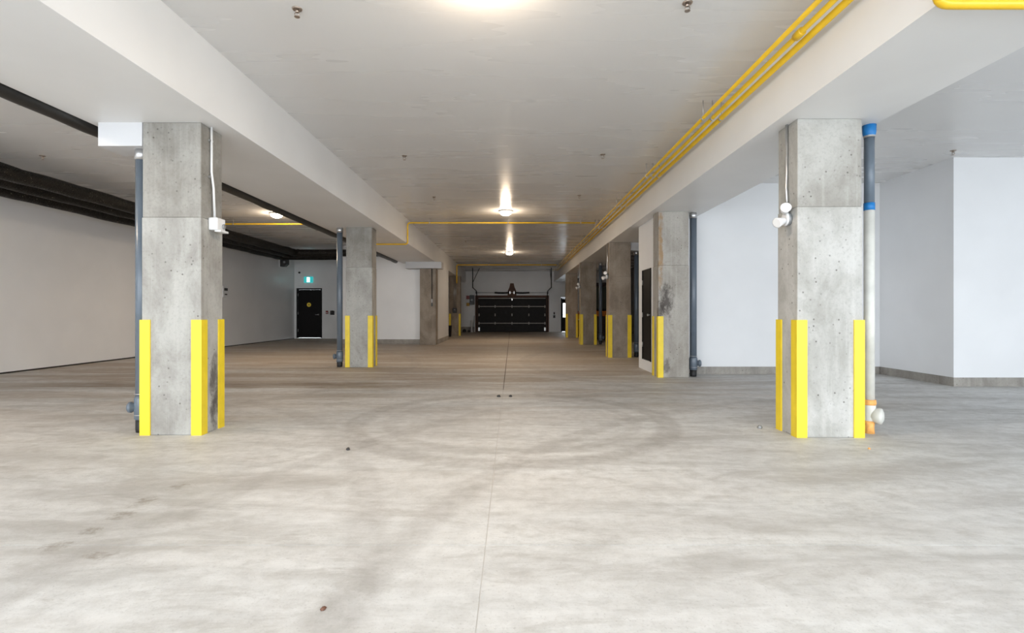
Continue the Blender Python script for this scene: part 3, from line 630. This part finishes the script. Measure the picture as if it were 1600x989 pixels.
# man door with daylight in its window
D = thing('side_door', (3.33, YF, 0), 'dark door with bright window right of overhead door', 'door')
MB().box(2.87, 2.93, YF-0.02, YF+0.14, 0, 2.01).box(3.73, 3.79, YF-0.02, YF+0.14, 0, 2.01).box(2.93, 3.73, YF-0.02, YF+0.14, 1.95, 2.01).build('door_frame', 'doorblack', D)
MB().box(2.935, 3.725, YF+0.03, YF+0.08, 0.02, 0.86).box(2.935, 3.725, YF+0.03, YF+0.08, 1.68, 1.945).box(2.935, 3.0, YF+0.03, YF+0.08, 0.86, 1.68).box(3.62, 3.725, YF+0.03, YF+0.08, 0.86, 1.68).build('door_leaf', 'doorblack', D)
MB().box(3.0, 3.62, YF+0.05, YF+0.056, 0.86, 1.68).build('window_pane', 'glass', D)
MB().tube([(2.98, YF-0.02, 1.0), (3.08, YF-0.02, 1.0)], 0.012, 8).build('lever_handle', 'steel', D)

# ------------------------------------------------------------------ orange tractor parked behind the right columns
T = thing('compact_tractor', (3.75, 22.3, 0), 'orange tractor with black cab parked behind the right columns', 'tractor')
cx = 3.75
MB().prism([(22.4, 0.75), (24.9, 0.7), (25.05, 0.8), (25.05, 1.15), (24.8, 1.3), (22.4, 1.42)], 'x', cx-0.36, cx+0.36).build('hood', 'orange', T, 0.03)
MB().box(cx-0.25, cx+0.25, 21.0, 24.9, 0.42, 0.74).build('chassis', 'dark', T)
MB().box(cx-0.30, cx+0.30, 25.05, 25.09, 0.72, 1.12).build('grille', 'dark', T)
for s in (-1, 1): MB().lathe((cx+s*0.25, 25.06, 1.15), [(0.07, 0), (0.06, 0.05)], 'y', 14).build('headlamp', 'white_pl', T)
MB().box(cx-0.62, cx+0.62, 20.6, 22.4, 0.55, 0.66).build('platform', 'dark', T)
for s in (-1, 1):
    MB().prism([(20.35, 0.8), (20.5, 1.16), (20.9, 1.28), (21.5, 1.28), (21.9, 1.05), (22.0, 0.66), (21.7, 0.66), (20.5, 0.66)], 'x', cx+s*0.42-0.0 if s > 0 else cx-0.80, cx+0.80 if s > 0 else cx-0.42).build('fender', 'orange', T)
    for (wy, wr, ww) in ((21.1, 0.58, 0.30), (24.3, 0.40, 0.24)):
        xx = cx+s*(0.63 if wr > 0.5 else 0.55)
        w = MB().lathe((xx-ww/2, wy, wr), [(wr*0.58, 0), (wr*0.9, 0.0), (wr, 0.05), (wr, ww-0.05), (wr*0.9, ww), (wr*0.58, ww)], 'x', 28).build('tyre', 'rubber', T)
        MB().lathe((xx-ww/2-0.01, wy, wr), [(wr*0.57, 0), (wr*0.3, 0.04), (wr*0.3, ww-0.02), (wr*0.57, ww+0.02)], 'x', 20).build('wheel_rim', 'pvc_white', w)
    for (py, lean) in ((20.55, 0.05), (22.35, -0.12)):
        MB().tube([(cx+s*0.58, py, 0.66), (cx+s*0.58, py, 1.35), (cx+s*0.52, py+lean, 2.2)], 0.035, 8).build('cab_post', 'dark', T)
    MB().cbox((cx+s*0.56, 21.45, 1.72), (0.012, 1.75, 0.9)).build('side_glass', 'cabglass', T)
MB().box(cx-0.62, cx+0.62, 20.45, 22.4, 2.2, 2.34).build('cab_roof', 'dark', T, 0.04)
MB().cbox((cx, 20.58, 1.72), (1.08, 0.012, 0.9)).build('rear_glass', 'cabglass', T)
MB().prism([(21.0, 0.66), (21.5, 0.66), (21.5, 1.0), (21.12, 1.05), (21.06, 1.55), (20.96, 1.55)], 'x', cx-0.24, cx+0.24).build('seat', 'rubber', T, 0.03)
MB().tube([(cx, 22.3, 1.0), (cx, 21.9, 1.35)], 0.025, 8).build('steering_column', 'dark', T)
MB().tube([(cx+0.19*math.cos(a*PI/8), 21.9+0.1*math.sin(a*PI/8), 1.36+0.15*math.sin(a*PI/8)) for a in range(17)], 0.015, 6).build('steering_wheel', 'rubber', T)
MB().prism([(19.6, 0.12), (20.3, 0.12), (20.3, 0.9), (20.0, 1.0), (19.7, 0.7)], 'x', cx-0.75, cx+0.75).build('rear_attachment', 'dark', T, 0.02)
MB().box(cx-0.45, cx+0.45, 20.38, 20.52, 0.84, 1.2).build('rear_panel', 'orange', T, 0.02)
for s in (-1, 1): MB().prism([(23.85, 0.82), (24.0, 1.1), (24.3, 1.2), (24.6, 1.1), (24.75, 0.82)], 'x', cx+(0.4 if s > 0 else -0.69), cx+(0.69 if s > 0 else -0.4)).build('front_fender', 'orange', T)
MB().box(cx-0.1, cx+0.1, 20.2, 20.7, 0.45, 0.65).build('hitch', 'dark', T)
MB().box(cx-0.72, cx-0.5, 20.42, 20.5, 1.0, 1.1).build('tail_lamp', 'white_pl', T)

# overhead door tracks hung at top right of the entrance
t = thing('door_track', (3.7, 2, 3.35), 'pair of dark steel door tracks cut off at the top right corner', 'track')
MB().box(3.64, 3.70, YR+0.1, 3.85, 3.33, 3.40).build('track', 'greymetal', t)
MB().box(3.745, 3.765, YR+0.1, 3.82, 3.34, 3.40).build('angle_iron', 'dark', t)
for yy in (0.5, 2.2): MB().box(3.69, 3.72, yy, yy+0.04, 3.36, ZC).build('hanger', 'greymetal', t)
for yy in (0.5, 2.2): MB().box(3.70, 3.75, yy, yy+0.04, 3.36, 3.38).build('bracket', 'greymetal', t)

# ------------------------------------------------------------------ crumbs on the floor
def crumb(lab, x, y, s, mat, n=7):
    m = MB(); m.lathe((x, y, 0), [(s*0.8, 0), (s, s*0.4), (s*0.6, s*0.9), (s*0.1, s)], 'z', n)
    m.v = [(a+random.uniform(-.25, .25)*s, b+random.uniform(-.25, .25)*s, c if c == 0 else c*random.uniform(0.8, 1.2)) for a, b, c in m.v]
    tag(m.build('debris_chip', mat), lab, 'debris', 'bits of debris on the floor')
crumb('small grey chip on floor left of right foreground column', 2.46, 5.08, 0.026, 'greymetal')
crumb('dark chip on floor right of the left foreground column', -1.37, 4.28, 0.018, 'dark')
crumb('brown chip on floor at the bottom of the photo', -0.73, 1.98, 0.011, 'wood')
crumb('dark crumb in mid aisle, left of a matching crumb', -0.18, 6.97, 0.026, 'dark')
crumb('dark crumb in mid aisle, right of a matching crumb', -0.02, 6.97, 0.024, 'dark')
crumb('orange crumb on floor in front of right foreground column', 3.0, 4.3, 0.013, 'orange_seal')
